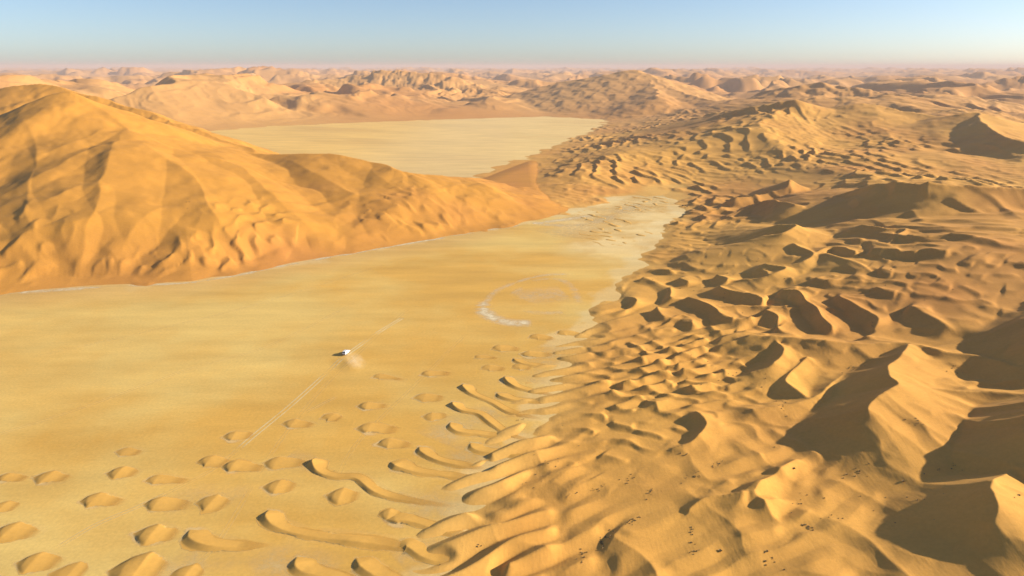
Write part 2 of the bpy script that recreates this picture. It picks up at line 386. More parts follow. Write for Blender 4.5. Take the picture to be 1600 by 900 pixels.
def nfp(p):
    q = at(p[0], p[1], p[2] * 0.58)
    for _ in range(3): q = at(p[0], p[1], p[2] * 0.58 + 0.75 * float(rise_r(q[0], q[1])))
    return q
for pts, a, b in NF:
    N0 = crest(N0, [nfp(p) for p in pts], min(a * 1.3, .64), min(b * 1.3, .64), 0.7, n=11 * len(pts), wob=0.7, hollow=Hh)
N0 = N0 - 9 * (1 - sstep(-5, 45, dn))
near_w = sstep(0, 50, dpan) * right * (1 - sstep(700, 1200, RR))
lx, ly = warp(X, Y, 9)
g60 = dunes(P60(lx, ly), 0.32); g30 = dunes(P30(lx, ly), 0.27); g17 = dunes(P17(lx, ly), 0.26); g21 = dunes(P21(lx, ly), 0.2)
midf = sstep(430, 620, RR)
e1 = np.clip(0.75 + 0.5 * low(X * 1.9, Y * 1.9 + 50), 0.15, 1.6)
field = right * sstep(-4, 30, dpan)
smooth_face = sstep(30, 52, Hh) * sstep(400, 480, RR) * sstep(400, 540, X)           # the massif's bare upper face
calm = np.exp(-((X - 100) / 48) ** 2 - ((Y - 172) / 30) ** 2) + np.exp(-((X - 128) / 38) ** 2 - ((Y - 246) / 22) ** 2)
calm = 1 - 0.85 * np.clip(calm, 0, 1)
train = field * calm * (2.5 * e1 * g30 * (1 - 0.7 * midf) + 2.0 * e1 * g21 * midf * (1 - 0.85 * smooth_face) + 1.0 * g60 * near_w * mix(0.5, 1.0, sstep(240, 360, RR)) * (1 - 0.6 * smooth_face) + mix(1.25, 0.8, sstep(260, 420, RR)) * g17 * sstep(-1.3, .4, low(Y * 2, X * 2)) * (1 - smooth_face))
Hr = Hh + train * (1 - sstep(1500, 2300, RR))
Hr = smax(Hr, N0 + field * calm * (1.0 * g30 * e1 + 0.4 * g17), 0.6)
for pts, a, b in [
    ([(1262, 319, 585), (1285, 311, 578), (1315, 302, 565), (1360, 292, 545), (1405, 286.5, 522), (1450, 286.5, 508), (1510, 290, 500), (1600, 293, 494), (1720, 298, 480)], .30, .64),
    ([(1030, 213, 1225), (1080, 197, 1190), (1130, 178, 1160), (1185, 166, 1135), (1205, 163, 1128), (1243, 156, 1115), (1270, 166, 1105)], .30, .64),
    ([(1462, 184, 1010), (1500, 178, 985), (1528, 176, 975), (1534, 190, 910), (1560, 207, 850), (1600, 222, 800), (1660, 236, 760)], .3, .55),
    ([(1150, 290, 640), (1200, 296, 650), (1225, 290, 655), (1236, 280, 670)], .3, .55),
    ([(1100, 320, 560), (1150, 316, 590), (1195, 306, 600), (1240, 318, 560)], .3, .34)]:
    C0 = crest(np.full(X.shape, -4.0, np.float32), [atd(*p) for p in pts], a, b, 0.5, n=8 * len(pts), wob=1.5, hollow=Hh)
    Hr = smax(Hr, C0 + field * 1.5 * e1 * g21 * (1 - 0.8 * smooth_face) - 22 * (1 - sstep(0, 110, np.minimum(dn, df))), 0.8)
# far dunes carry their own trains
Hr = Hr + farw * (7 * dunes(P90(fx, fy), 0.3, 1.1, True) * np.clip(0.8 + 0.5 * big(Y * 3, X * 3), 0.2, 1.5)) + farw * (2.2 * dunes(P60(fx, fy), 0.26) * (1 - sstep(3000, 6000, RR)) + 1.2 * g30 * (1 - sstep(1800, 3000, RR)))
Hr = Hr.astype(np.float32)
Hr = crest(Hr, [atd(*p) for p in [(845, 150, 2500), (870, 130, 2480), (905, 124, 2450), (945, 117, 2420), (985, 109, 2400), (1015, 117, 2330), (1050, 138, 2150), (1110, 156, 1950), (1180, 170, 1750)]], 0.3, 0.24, 5, wob=5)
Hr = crest(Hr, [atd(*p) for p in [(1010, 118, 2330), (1024, 138, 2120), (1028, 152, 1950)]], 0.3, 0.26, 5, wob=4)
# --- the streamers reaching from the field into the pan
PS = phasor_tile(1024, 500, 10, math.radians(116), 0.30, 0.25, 41)
sx, sy = warp(X, Y, 3)
strm = dunes(PS(sx, sy), 0.45, 1.1, True) * sstep(-26, 6, dn) * (1 - sstep(50, 130, dn)) * sstep(-45, -20, X) * (1 - sstep(280, 400, RR))
Hr = Hr + 1.85 * strm * np.clip(0.7 + 0.5 * mid(X, Y + 40), 0.15, 1.4)
corr = sstep(30, 70, X) * sstep(440, 560, Y) * (1 - sstep(820, 900, Y)) * (dn < 0)
Hr = np.maximum(Hr, np.where(corr > 0, -0.75 + corr * (1.5 * g17 * np.clip(0.5 + 0.6 * low(X * 4, Y * 4), 0, 1)), -9))

Z = np.where(left_zone, np.maximum(G, np.where(X > -100, Hr, -9)), Hr)
Z = np.where(X < -60, np.where(RR < 1150, G, Hr), Z)
is_left = (RR < 1150) & (G > Hr - 0.3) & (X < 80) & (Y > 300)
Zq = np.maximum.reduce([Z[:-1, :-1], Z[1:, :-1], Z[:-1, 1:], Z[1:, 1:]])
above = Zq > -0.25
lab_left = is_left[:-1, :-1]
lab_far = (RR[:-1, :-1] > 1250) & ~lab_left
# ------------------------------------------------------------------ sand colours (grain, not light)
def rgb(*c): return np.array(c, float)
YEL, ORA, RED, PALE, TAN = rgb(.665, .342, .070), rgb(.53, .245, .037), rgb(.48, .20, .047), rgb(.66, .47, .20), rgb(.52, .30, .10)
n_lo = low(X * 1.1 + 11, Y * 1.1)[..., None]; n_mi = mid(X + 5, Y)[..., None]
cl = mix(ORA, RED, np.clip(0.42 - 0.016 * Z[..., None] + 0.12 * n_mi + 0.1 * n_lo, 0, .8))
cr = mix(YEL, RED, np.clip(0.20 + 0.18 * n_lo + 0.10 * n_mi, 0, .75))
cr = mix(cr, rgb(.64, .375, .095), np.clip(sstep(22, -6, dpan)[..., None] * 0.85, 0, .9))
cf = mix(rgb(.58, .30, .09), RED, np.clip(0.25 + 0.2 * big(X * 2, Y * 2)[..., None], 0, .7))
Cc = np.where(is_left[..., None], cl, mix(cr, cf, sstep(900, 2200, RR)[..., None]))
hg = obj('great_dune', grid_mesh('great_dune', X, Y, Z, above & lab_left, SAND, Cc), kind='structure')
hf = obj('dune_field', grid_mesh('dune_field', X, Y, Z, above & ~lab_left & ~lab_far, SAND, Cc), kind='structure')
hd = obj('far_dunes', grid_mesh('far_dunes', X, Y, Z, above & lab_far, SANDF, Cc), kind='structure')

# ------------------------------------------------------------------ the pan floor
r2 = np.concatenate([np.exp(np.linspace(math.log(70), math.log(2600), 430)), np.exp(np.linspace(math.log(2700), math.log(60000), 20))])
t2 = np.radians(np.linspace(-56, 56, 500))
R2, T2 = np.meshgrid(r2, t2, indexing='ij'); X2 = R2 * np.sin(T2); Y2 = R2 * np.cos(T2)
d2, _, _ = polydist(X2, Y2, near_pan, True); d2 = np.where(inside(X2, Y2, near_pan), -d2, d2)
a = math.radians(-20); U = X2 * math.cos(a) + Y2 * math.sin(a); Vv = -X2 * math.sin(a) + Y2 * math.cos(a)
b1 = low(U * 0.9, Vv * 2.4 + 120); b2 = mid(U * 0.7, Vv * 2.0)
P_OR, P_YE, P_WH = rgb(.63, .36, .075), rgb(.68, .465, .14), rgb(.70, .56, .30)
tone = 0.45 + 0.20 * b1 + 0.10 * b2 + 0.16 * rgh(X2 * 1.5, Y2 * 1.5)
for px, py, rx, ry, am in [(620, 560, 70, 45, -.5), (760, 420, 60, 60, -.45), (450, 640, 60, 25, -.3), (140, 560, 90, 35, .45), (330, 490, 80, 35, .4), (480, 470, 60, 30, .3), (300, 760, 110, 40, -.3), (600, 760, 80, 50, -.25), (120, 900, 40, 12, .3), (600, 220, 500, 500, .6)]:
    c_ = at(px, py); tone = tone + am * np.exp(-((U - (c_[0] * math.cos(a) + c_[1] * math.sin(a))) / rx) ** 2 - ((Vv - (-c_[0] * math.sin(a) + c_[1] * math.cos(a))) / ry) ** 2)
pc = mix(P_OR, P_YE, np.clip(tone, 0, 1)[..., None])
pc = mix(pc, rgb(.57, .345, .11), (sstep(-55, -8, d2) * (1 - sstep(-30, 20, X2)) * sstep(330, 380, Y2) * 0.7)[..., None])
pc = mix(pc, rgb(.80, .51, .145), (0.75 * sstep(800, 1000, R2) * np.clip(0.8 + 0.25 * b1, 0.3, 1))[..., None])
cm = sstep(25, 60, X2 - 0.02 * (Y2 - 450)) * sstep(430, 520, Y2) * (1 - sstep(820, 900, Y2))          # the pale broken corridor
pc = mix(pc, mix(rgb(.74, .55, .25), rgb(.60, .37, .11), np.clip(0.4 + 0.55 * rgh(X2 * 1.2, Y2 * 1.2), 0, 1)[..., None]), (cm * 0.9)[..., None])
pale_band = np.exp(-((Vv - (at(150, 520)[1] + 0)) / 60) ** 2) * 0
pc = mix(pc, P_YE, (sstep(1100, 900, R2) * 0)[..., None])
salt = sstep(-9, -1, d2 + 5 * rgh(X2 * 2, Y2 * 2)) * sstep(-320, -100, X2 - 0) * 0.4
pc = mix(pc, P_WH, np.clip(salt, 0, 1)[..., None])
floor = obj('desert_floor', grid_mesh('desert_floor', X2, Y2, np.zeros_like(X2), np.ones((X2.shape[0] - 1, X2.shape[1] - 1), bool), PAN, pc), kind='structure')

# ------------------------------------------------------------------ height of the ground anywhere
lr0, lr1 = math.log(92), math.log(2600)
def ground(x, y):
    r = np.hypot(x, y); i = (np.log(r) - lr0) / (lr1 - lr0) * 1119; j = (np.degrees(np.arctan2(x, y)) + 44) / 88 * (NC - 1)
    i = np.clip(i, 0, 1117.9); j = np.clip(j, 0, NC - 2.1); i0 = i.astype(int); j0 = j.astype(int); a, b = i - i0, j - j0
    z = (Z[i0, j0] * (1 - a) + Z[i0 + 1, j0] * a) * (1 - b) + (Z[i0, j0 + 1] * (1 - a) + Z[i0 + 1, j0 + 1] * a) * b
    return np.maximum(z, 0.0)
def on_ground(px, py):                      # where the sight line of a pixel meets the ground
    d = ray(px, py); d = d / np.linalg.norm(d)
    hit = np.nonzero(H_CAM + d[2] * TT < ground(d[0] * TT, d[1] * TT))[0]
    t = TT[hit[0] if len(hit) else -1]; x, y = d[0] * t, d[1] * t
    return np.array([x, y, float(ground(np.array([x]), np.array([y]))[0])])

# ------------------------------------------------------------------ small dunes standing on the pan, one by one
def small_dune(pts, width, height, label, long_=False):
    P = catmull([at(*p) for p in pts], 40 if long_ else 24)
    seg = np.linalg.norm(np.diff(P[:, :2], axis=0), axis=1); al = np.concatenate([[0], np.cumsum(seg)]); Lt = al[-1]
    c0 = P[0].copy()
    nu = int(min(150, max(40, (Lt + 6) / 0.35))); nv = 40
    head = width * 0.55
    u = np.linspace(-2.2, Lt + 2.5, nu); v = np.linspace(-1.45, 1.45, nv)
    U_, V_ = np.meshgrid(u, v, indexing='ij')
    cx = np.interp(u, al, P[:, 0]); cy = np.interp(u, al, P[:, 1])
    tx, ty = np.gradient(P[:, 0]), np.gradient(P[:, 1]); ln = np.hypot(tx, ty); tx /= ln; ty /= ln
    fx_ = np.interp(u, al, tx); fy_ = np.interp(u, al, ty); f = np.hypot(fx_, fy_); fx_ /= f; fy_ /= f
    cx = cx + np.minimum(u, 0) * fx_ + np.maximum(u - Lt, 0) * fx_; cy = cy + np.minimum(u, 0) * fy_ + np.maximum(u - Lt, 0) * fy_
    hw = width / 2
    nx, ny = -fy_, fx_                                        # left of travel (the far side)
    x = cx[:, None] + nx[:, None] * V_ * hw; y = cy[:, None] + ny[:, None] * V_ * hw
    jit = 0.10 * rgh(x * 5, y * 5) + 0.06 * mid(x * 9, y * 9)
    h1 = np.clip(U_ / head, 0, None); w1 = np.clip(1 - (1 - np.clip(h1, 0, 1)) ** 1.55, 0, 1)       # blunt arrow head
    tail = np.clip((Lt - U_) / (Lt - head), 0, 1)
    rd = random.Random(int(pts[0][0] * 7 + pts[0][1])); ph, fr = rd.random() * 6, 0.9 + 0.7 * rd.random()
    wav = 0.5 + 0.5 * np.sin(U_ / width * fr + ph)
    if long_: wid = w1 * (0.66 + 0.30 * np.exp(-(U_ / (1.3 * width)) ** 2) + 0.16 * wav) * np.clip(tail * 3, 0, 1) ** 0.6
    else: wid = w1 * np.clip(tail, 0, 1) ** 0.5 * (0.92 + 0.12 * wav)
    off = 0.0
    vv = V_ / np.maximum(wid, 0.05)
    F = np.where((U_ > 0) & (U_ < Lt), 1 - np.abs(vv) + jit, -1.0)
    dist_out = np.where(U_ < 0, np.hypot(U_, V_ * hw), (np.abs(V_) - wid) * hw)
    dist_out = np.where(U_ > Lt, 9.0, dist_out) + 3 * jit
    if long_:
        cr_ = -0.45                                           # the brink lies close to the near-left edge
        far_s = np.clip((vv - cr_) / (1 - cr_), 0, 1); near_s = np.clip((cr_ - vv) / (1 + cr_), 0, 1)
        prof = np.where(vv > cr_, (1 - far_s) ** 1.15, (1 - near_s) ** 1.05)
        alongh = np.clip(h1 * 1.3, 0, 1) ** 0.8 * (0.26 + 0.54 * np.exp(-(U_ / (1.4 * width)) ** 2) + 0.28 * wav ** 2) * np.clip(tail * 2, 0, 1)
        z = height * prof * alongh
    else:
        em = np.clip(1 - vv * vv, 0, 1) * 0.62 * wid * hw         # metres inside the foot: a scarp all round, then a long fall to the right
        z = height * (1 - np.exp(-em / (1.5 + 0.6 * sstep(-1, 1, -V_)))) * np.clip(tail, 0, 1) ** 1.7 * np.clip(h1 * 1.9, 0, 1) ** 0.75 * 1.15
    z = z * (1 + 0.10 * mid(x * 6, y * 6))
    inside_ = (F > 0)
    z = np.where(inside_, z, 0) + 0.034
    lee = sstep(0.5, -0.6, V_ * 0.6 + (U_ / (width * 0.6) - 1.0))
    sandc = mix(rgb(.59, .325, .068), rgb(.63, .352, .076), np.clip(0.5 + 0.3 * rgh(x * 3, y * 3), 0, 1)[..., None])
    rim = rgb(.82, .60, .27)
    col = np.where(inside_[..., None], sandc, rim)
    alpha = np.where(inside_, 1.0, np.clip(1 - dist_out / 1.1, 0, 1) * (0.08 + 0.5 * lee))
    if not long_: alpha = np.where(inside_, sstep(0.04, 0.62, tail), alpha)
    else: alpha = np.where(inside_, np.clip(tail * 2.5, 0, 1) * sstep(1.02, 0.55, vv * np.clip(U_ / width - .4, 0, 1)), alpha)
    aq = np.maximum.reduce([alpha[:-1, :-1], alpha[1:, :-1], alpha[:-1, 1:], alpha[1:, 1:]])
    me = grid_mesh('small_dune', x - c0[0], y - c0[1], z, aq > 0.02, SMALL, np.concatenate([col, alpha[..., None]], -1))
    o = obj('small_dune', me, label=label, category='dune', group='small dunes on the pan')
    o.location = (c0[0], c0[1], 0)
    return o

DOMES = [  # tip px, tip py, length px, width (m), height (m), label
 (-6, 746, 44, 8.5, .75, 'leftmost small dune at the left edge, level with the two domes beside it'),
 (52, 746, 42, 8, .75, 'small pointed dune second from the left edge, below the empty pan'),
 (166, 740, 44, 8.5, .85, 'small pointed dune with pale rim, above left of the group of six domes'),
 (180, 706, 34, 7, .5, 'faint flat dune with a bright white tip, highest on the left of the pan'),
 (226, 752, 46, 9, .9, 'small dune just right of the pale rimmed one, above a faint track'),
 (124, 784, 50, 10, 1.0, 'round dune at the left, alone below a row of small domes'),
 (224, 788, 48, 9.5, .95, 'domed dune at the right end of a faint pale track, lower left'),
 (208, 834, 54, 10.5, 1.05, 'large domed dune at lower left with frayed pale sand at its foot'),
 (-12, 832, 50, 10, 1.0, 'dune cut by the left edge of the picture near the bottom'),
 (25, 880, 60, 12, 1.15, 'wide dune in the bottom left corner'),
 (168, 893, 78, 13.5, 1.3, 'large dune cut by the bottom edge, on a pale salt patch at lower left'),
 (-14, 792, 34, 8, .6, 'sliver of a small dune on the left edge between two larger ones'),
 (76, 897, 40, 9, .6, 'low dune on the bottom edge between the two big corner dunes'),
 (262, 902, 44, 10, .8, 'dune barely entering at the bottom edge, below the long tailed dunes'),
 (307, 723, 42, 8.5, .9, 'left one of a touching pair of domes at the lower end of the wheel tracks'),
 (346, 729, 48, 9, .95, 'right one of a touching pair of domes at the lower end of the wheel tracks'),
 (347, 683, 38, 7.5, .75, 'small dome just left of the lower end of the wheel tracks'),
 (412, 723, 46, 9, .9, 'upper of two stacked domes left of the hooked long dune'),
 (410, 761, 46, 9, .9, 'lower of two stacked domes left of the hooked long dune'),
 (440, 663, 34, 7, .6, 'low dune just right of the wheel tracks, beside a white fleck'),
 (501, 654, 28, 6.5, .55, 'tiny round dune below the car dust, right of the tracks'),
 (305, 787, 44, 9, .9, 'lone dome below the touching pair, above the long dune with stubby tail'),
 (509, 774, 42, 8.5, .8, 'dome lying between the hooked long dune and the longest snaking dune'),
 (558, 635, 40, 8.5, .8, 'upper of two aligned domes midway between the car and the bottom edge'),
 (556, 670, 46, 8.5, .85, 'lower of two aligned domes midway between the car and the bottom edge'),
 (645, 622, 34, 8, .65, 'soft dome left of the uppermost finger dunes'),
 (657, 586, 34, 8, .6, 'shallow dome up the pan, right of the car and its dust'),
 (582, 590, 32, 7.5, .5, 'shallow pale tipped dune nearest below the car dust'),
 (660, 651, 34, 8, .65, 'faint dome beside the left ends of the finger dunes'),
 (588, 695, 48, 9.5, .9, 'broad dome at the upper end of a run of merged dunes'),
 (590, 806, 28, 6.5, .8, 'short dark wedge of a dune among the long dunes'),
 (742, 560, 26, 7, .45, 'tiny swell of sand left of the white salt ring foot'),
 (768, 546, 34, 8, .65, 'dome just below the curved white salt mark'),
 (800, 575, 26, 7, .45, 'tiny swell between two finger dunes near the field edge'),
 (752, 577, 28, 7, .4, 'fainter tiny swell just below another, above the finger dunes'),
 (826, 528, 34, 9, .8, 'dome right of the salt mark at the edge of the dune field'),
 (812, 553, 40, 8, .7, 'low double dome at the field edge below the salt mark'),
 (870, 522, 36, 9, .8, 'brown dome touching the dune field beside the gravel flat'),
]
for px, py, ln, wd, ht, lab in DOMES:
    rj = random.Random(px * 31 + py); small_dune([(px, py), (px + ln * .5, py - 1 + rj.uniform(-2, 2)), (px + ln * rj.uniform(1.2, 1.7), py + rj.uniform(-2, 5))], wd * rj.uniform(.7, 1.15), ht * rj.uniform(.55, .85), lab)
LONG = [
 ([(493, 716), (500, 735), (525, 744), (560, 746), (590, 768), (640, 781), (715, 792)], 7.5, 1.5, 'long hooked dune with dark notched head, trailing right from below the domes'),
 ([(420, 797), (432, 818), (470, 832), (540, 842), (610, 850), (690, 872)], 8.5, 1.6, 'longest snaking dune at lower centre with a rounded dark head'),
 ([(296, 828), (316, 846), (360, 852), (425, 852)], 8.5, 1.2, 'dune with blunt head and short stubby tail at lower left centre'),
 ([(464, 870), (478, 890), (520, 900), (580, 925)], 9, 1.5, 'dark headed dune at the bottom edge, left of another long one'),
 ([(556, 872), (584, 892), (610, 905), (650, 930)], 9, 1.4, 'wide dune at the bottom edge with pale sand behind, nearest the dune field'),
 ([(724, 600), (738, 614), (770, 628), (800, 644), (850, 655)], 7.5, 1.4, 'finger dune with sharp dark flank, longest and uppermost of the left fingers'),
 ([(707, 628), (722, 640), (750, 646), (772, 662), (800, 680), (840, 690)], 7.5, 1.5, 'bent finger dune with two heads, below the longest finger'),
 ([(704, 660), (718, 673), (750, 677), (800, 684)], 8, 1.1, 'lowest left finger dune, ending on a pale gravel patch'),
 ([(790, 588), (803, 601), (826, 609), (870, 618)], 7.5, 1.3, 'stout finger dune closest to the dune field below the gravel flat'),
 ([(776, 614), (795, 622), (825, 626), (860, 628)], 7.5, 1.0, 'short finger dune tucked between two longer ones'),
 ([(802, 560), (822, 568), (860, 572)], 7, .8, 'topmost short finger dune beside the grey gravel'),
 ([(735, 692), (752, 703), (790, 707), (840, 715)], 8, 1.0, 'blurred finger dune with scattered dark shrubs along it'),
 ([(610, 722), (650, 735), (700, 742), (760, 750)], 8, 1.1, 'long low dune leading into the field above the pale patch'),
 ([(655, 698), (672, 712), (700, 722), (760, 732)], 7.5, 1.3, 'dune with a dark curved flank behind the merged domes'),
 ([(602, 812), (640, 812), (690, 826), (740, 838)], 7.5, 1.1, 'straight ridge dune dotted with tufts, right of the wedge dune'),
 ([(620, 856), (640, 852), (670, 870), (720, 878)], 8, 1.1, 'dune beside dark shrubs at bottom centre'),
]
for pts, wd, ht, lab in LONG: small_dune(pts, wd * 0.9, ht * 0.8, lab, True)

# ------------------------------------------------------------------ marks lying on the pan: salt crust, wheel tracks
def crust_material(name, col, lo=.30, hi=.56, sc=.55):
    m, t, b = mat_new(name); N = t.nodes.new; L = t.links.new
    b.inputs['Roughness'].default_value = 0.95; b.inputs['Specular IOR Level'].default_value = 0.1
    a_ = N('ShaderNodeAttribute'); a_.attribute_name = 'col'; g = N('ShaderNodeNewGeometry')
    n = N('ShaderNodeTexNoise'); n.inputs['Scale'].default_value = sc; n.inputs['Detail'].default_value = 7; n.inputs['Roughness'].default_value = 0.7
    L(g.outputs['Position'], n.inputs['Vector'])
    r = N('ShaderNodeMapRange'); r.inputs['From Min'].default_value = lo; r.inputs['From Max'].default_value = hi; L(n.outputs['Fac'], r.inputs['Value'])
    mu = N('ShaderNodeMath'); mu.operation = 'MULTIPLY'; L(r.outputs[0], mu.inputs[0]); L(a_.outputs['Alpha'], mu.inputs[1]); L(mu.outputs[0], b.inputs['Alpha'])
    mx = N('ShaderNodeMixRGB'); mx.inputs[1].default_value = tuple(c * 0.88 for c in col) + (1,); mx.inputs[2].default_value = tuple(col) + (1,)
    L(n.outputs['Fac'], mx.inputs[0]); L(mx.outputs[0], b.inputs['Base Color'])
    return m
SALT = crust_material('salt_crust', (.80, .67, .42), .28, .6, .22); TRACK = crust_material('track_dust', (.84, .64, .30), .1, .45); GRAVEL = crust_material('pale_gravel', (.75, .57, .26), .3, .65, .2)

def stroke(name, pts, width, alpha, mat, z=0.006, soft=0.5, irr=0.5, step=1.0, **props):
    P = catmull([at(*p) for p in pts], 60); seg = np.linalg.norm(np.diff(P[:, :2], axis=0), axis=1); al = np.concatenate([[0], np.cumsum(seg)])
    n = int(min(500, max(20, al[-1] / step))); u = np.linspace(0, al[-1], n)
    cx, cy = np.interp(u, al, P[:, 0]), np.interp(u, al, P[:, 1]); tx, ty = np.gradient(cx), np.gradient(cy); l = np.hypot(tx, ty); tx /= l; ty /= l
    v = np.linspace(-1, 1, 13); x = cx[:, None] - ty[:, None] * v * width / 2; y = cy[:, None] + tx[:, None] * v * width / 2
    wv = np.clip(1 + irr * rgh(cx * 3, cy * 3), 0.15, 1)[:, None]
    A = alpha * np.clip((wv - np.abs(v)[None]) / soft, 0, 1) * np.clip(np.minimum(u, al[-1] - u) / (al[-1] * 0.05), 0, 1)[:, None]
    Cc_ = np.ones(x.shape + (4,)); Cc_[..., 3] = A
    return obj(name, grid_mesh(name, x, y, np.full(x.shape, z), np.ones((x.shape[0] - 1, 12), bool), mat, Cc_), **props)

salt_strokes = [([(-60, 464), (60, 455), (150, 449), (230, 444)], 9, .75), ([(210, 446), (300, 441), (400, 425)], 6, .8), ([(380, 427), (470, 410), (530, 399), (600, 387)], 7, .9),
    ([(490, 405), (560, 394), (640, 380), (700, 370)], 7, .95), ([(660, 375), (760, 358), (860, 346), (930, 336)], 14, .8), ([(840, 350), (900, 352), (945, 342), (1000, 318)], 16, .55),
    ([(755, 470), (757, 486), (772, 497), (800, 504), (832, 505)], 13, 1.0), ([(757, 476), (775, 455), (810, 440), (850, 430), (890, 428)], 6, .45), ([(800, 462), (830, 440), (870, 436), (895, 450), (905, 475)], 7, .35),
    ([(815, 486), (850, 489), (880, 488)], 7, .35), ([(800, 470), (840, 462), (885, 458)], 34, .35)]
for i_, (pts, wd, al_) in enumerate(salt_strokes):
    stroke('salt_crust', pts, wd, al_, SALT, soft=.8, z=0.004 + 0.0008 * i_, kind='structure')
gravel = [([(680, 690), (730, 660), (775, 640)], 26, .6), ([(690, 730), (740, 712), (790, 705)], 22, .5), ([(620, 770), (680, 790), (730, 800)], 22, .55), ([(620, 880), (680, 850), (720, 830)], 18, .6),
    ([(200, 905), (300, 885), (420, 880), (520, 905)], 22, .6), ([(835, 600), (850, 570), (880, 540)], 26, .5), ([(860, 372), (920, 350), (985, 325), (1050, 300)], 60, .6), ([(250, 795), (320, 770), (390, 775)], 16, .3),
    ([(445, 715), (475, 722), (490, 735)], 14, .4)]
for i_, (pts, wd, al_) in enumerate(gravel):
    stroke('pale_gravel', pts, wd, al_, GRAVEL, z=0.014 + 0.0008 * i_, soft=0.9, irr=.35, kind='structure')
tracks = [([(372, 702), (400, 678), (450, 637), (495, 597), (537, 557)], .95, .75, 1.7), ([(537, 557), (560, 541), (590, 520), (630, 496)], 1.0, .9, 1.7), ([(90, 855), (150, 820), (215, 792), (262, 770)], .6, .5, 1.3),
    ([(-40, 690), (120, 640), (300, 575), (420, 540), (560, 470)], .5, .22, 1.4), ([(40, 560), (220, 520), (420, 470), (640, 400)], .6, .2, 1.5), ([(230, 920), (330, 860), (430, 700), (520, 590), (640, 480)], .5, .18, 1.3), ([(520, 760), (560, 690), (650, 600), (730, 520)], .5, .16, 1.3),
    ([(262, 770), (330, 735), (372, 702)], .5, .25, 1.2), ([(478, 644), (500, 633), (525, 620)], .6, .3, 1.2)]
for i_, (pts, wd, al_, gap) in enumerate(tracks):
    for sgn in (-1, 1):
        q = [at(*p) for p in pts]; d_ = q[-1] - q[0]; nrm = np.array([-d_[1], d_[0]]) / np.hypot(d_[0], d_[1]) * gap / 2 * sgn
        pp = []
        for c in q:                       # back to picture coordinates for stroke()
            x_, y_ = c[0] + nrm[0], c[1] + nrm[1]; f_ = y_ * CP + H_CAM * SP; up_ = y_ * SP - H_CAM * CP
            pp.append((800 + FPX * x_ / f_, 450 - FPX * up_ / f_))
        stroke('wheel_track', pp, wd, al_, TRACK, z=0.024 + 0.0006 * (2 * i_ + (sgn > 0)), irr=.3, step=.6, kind='structure')

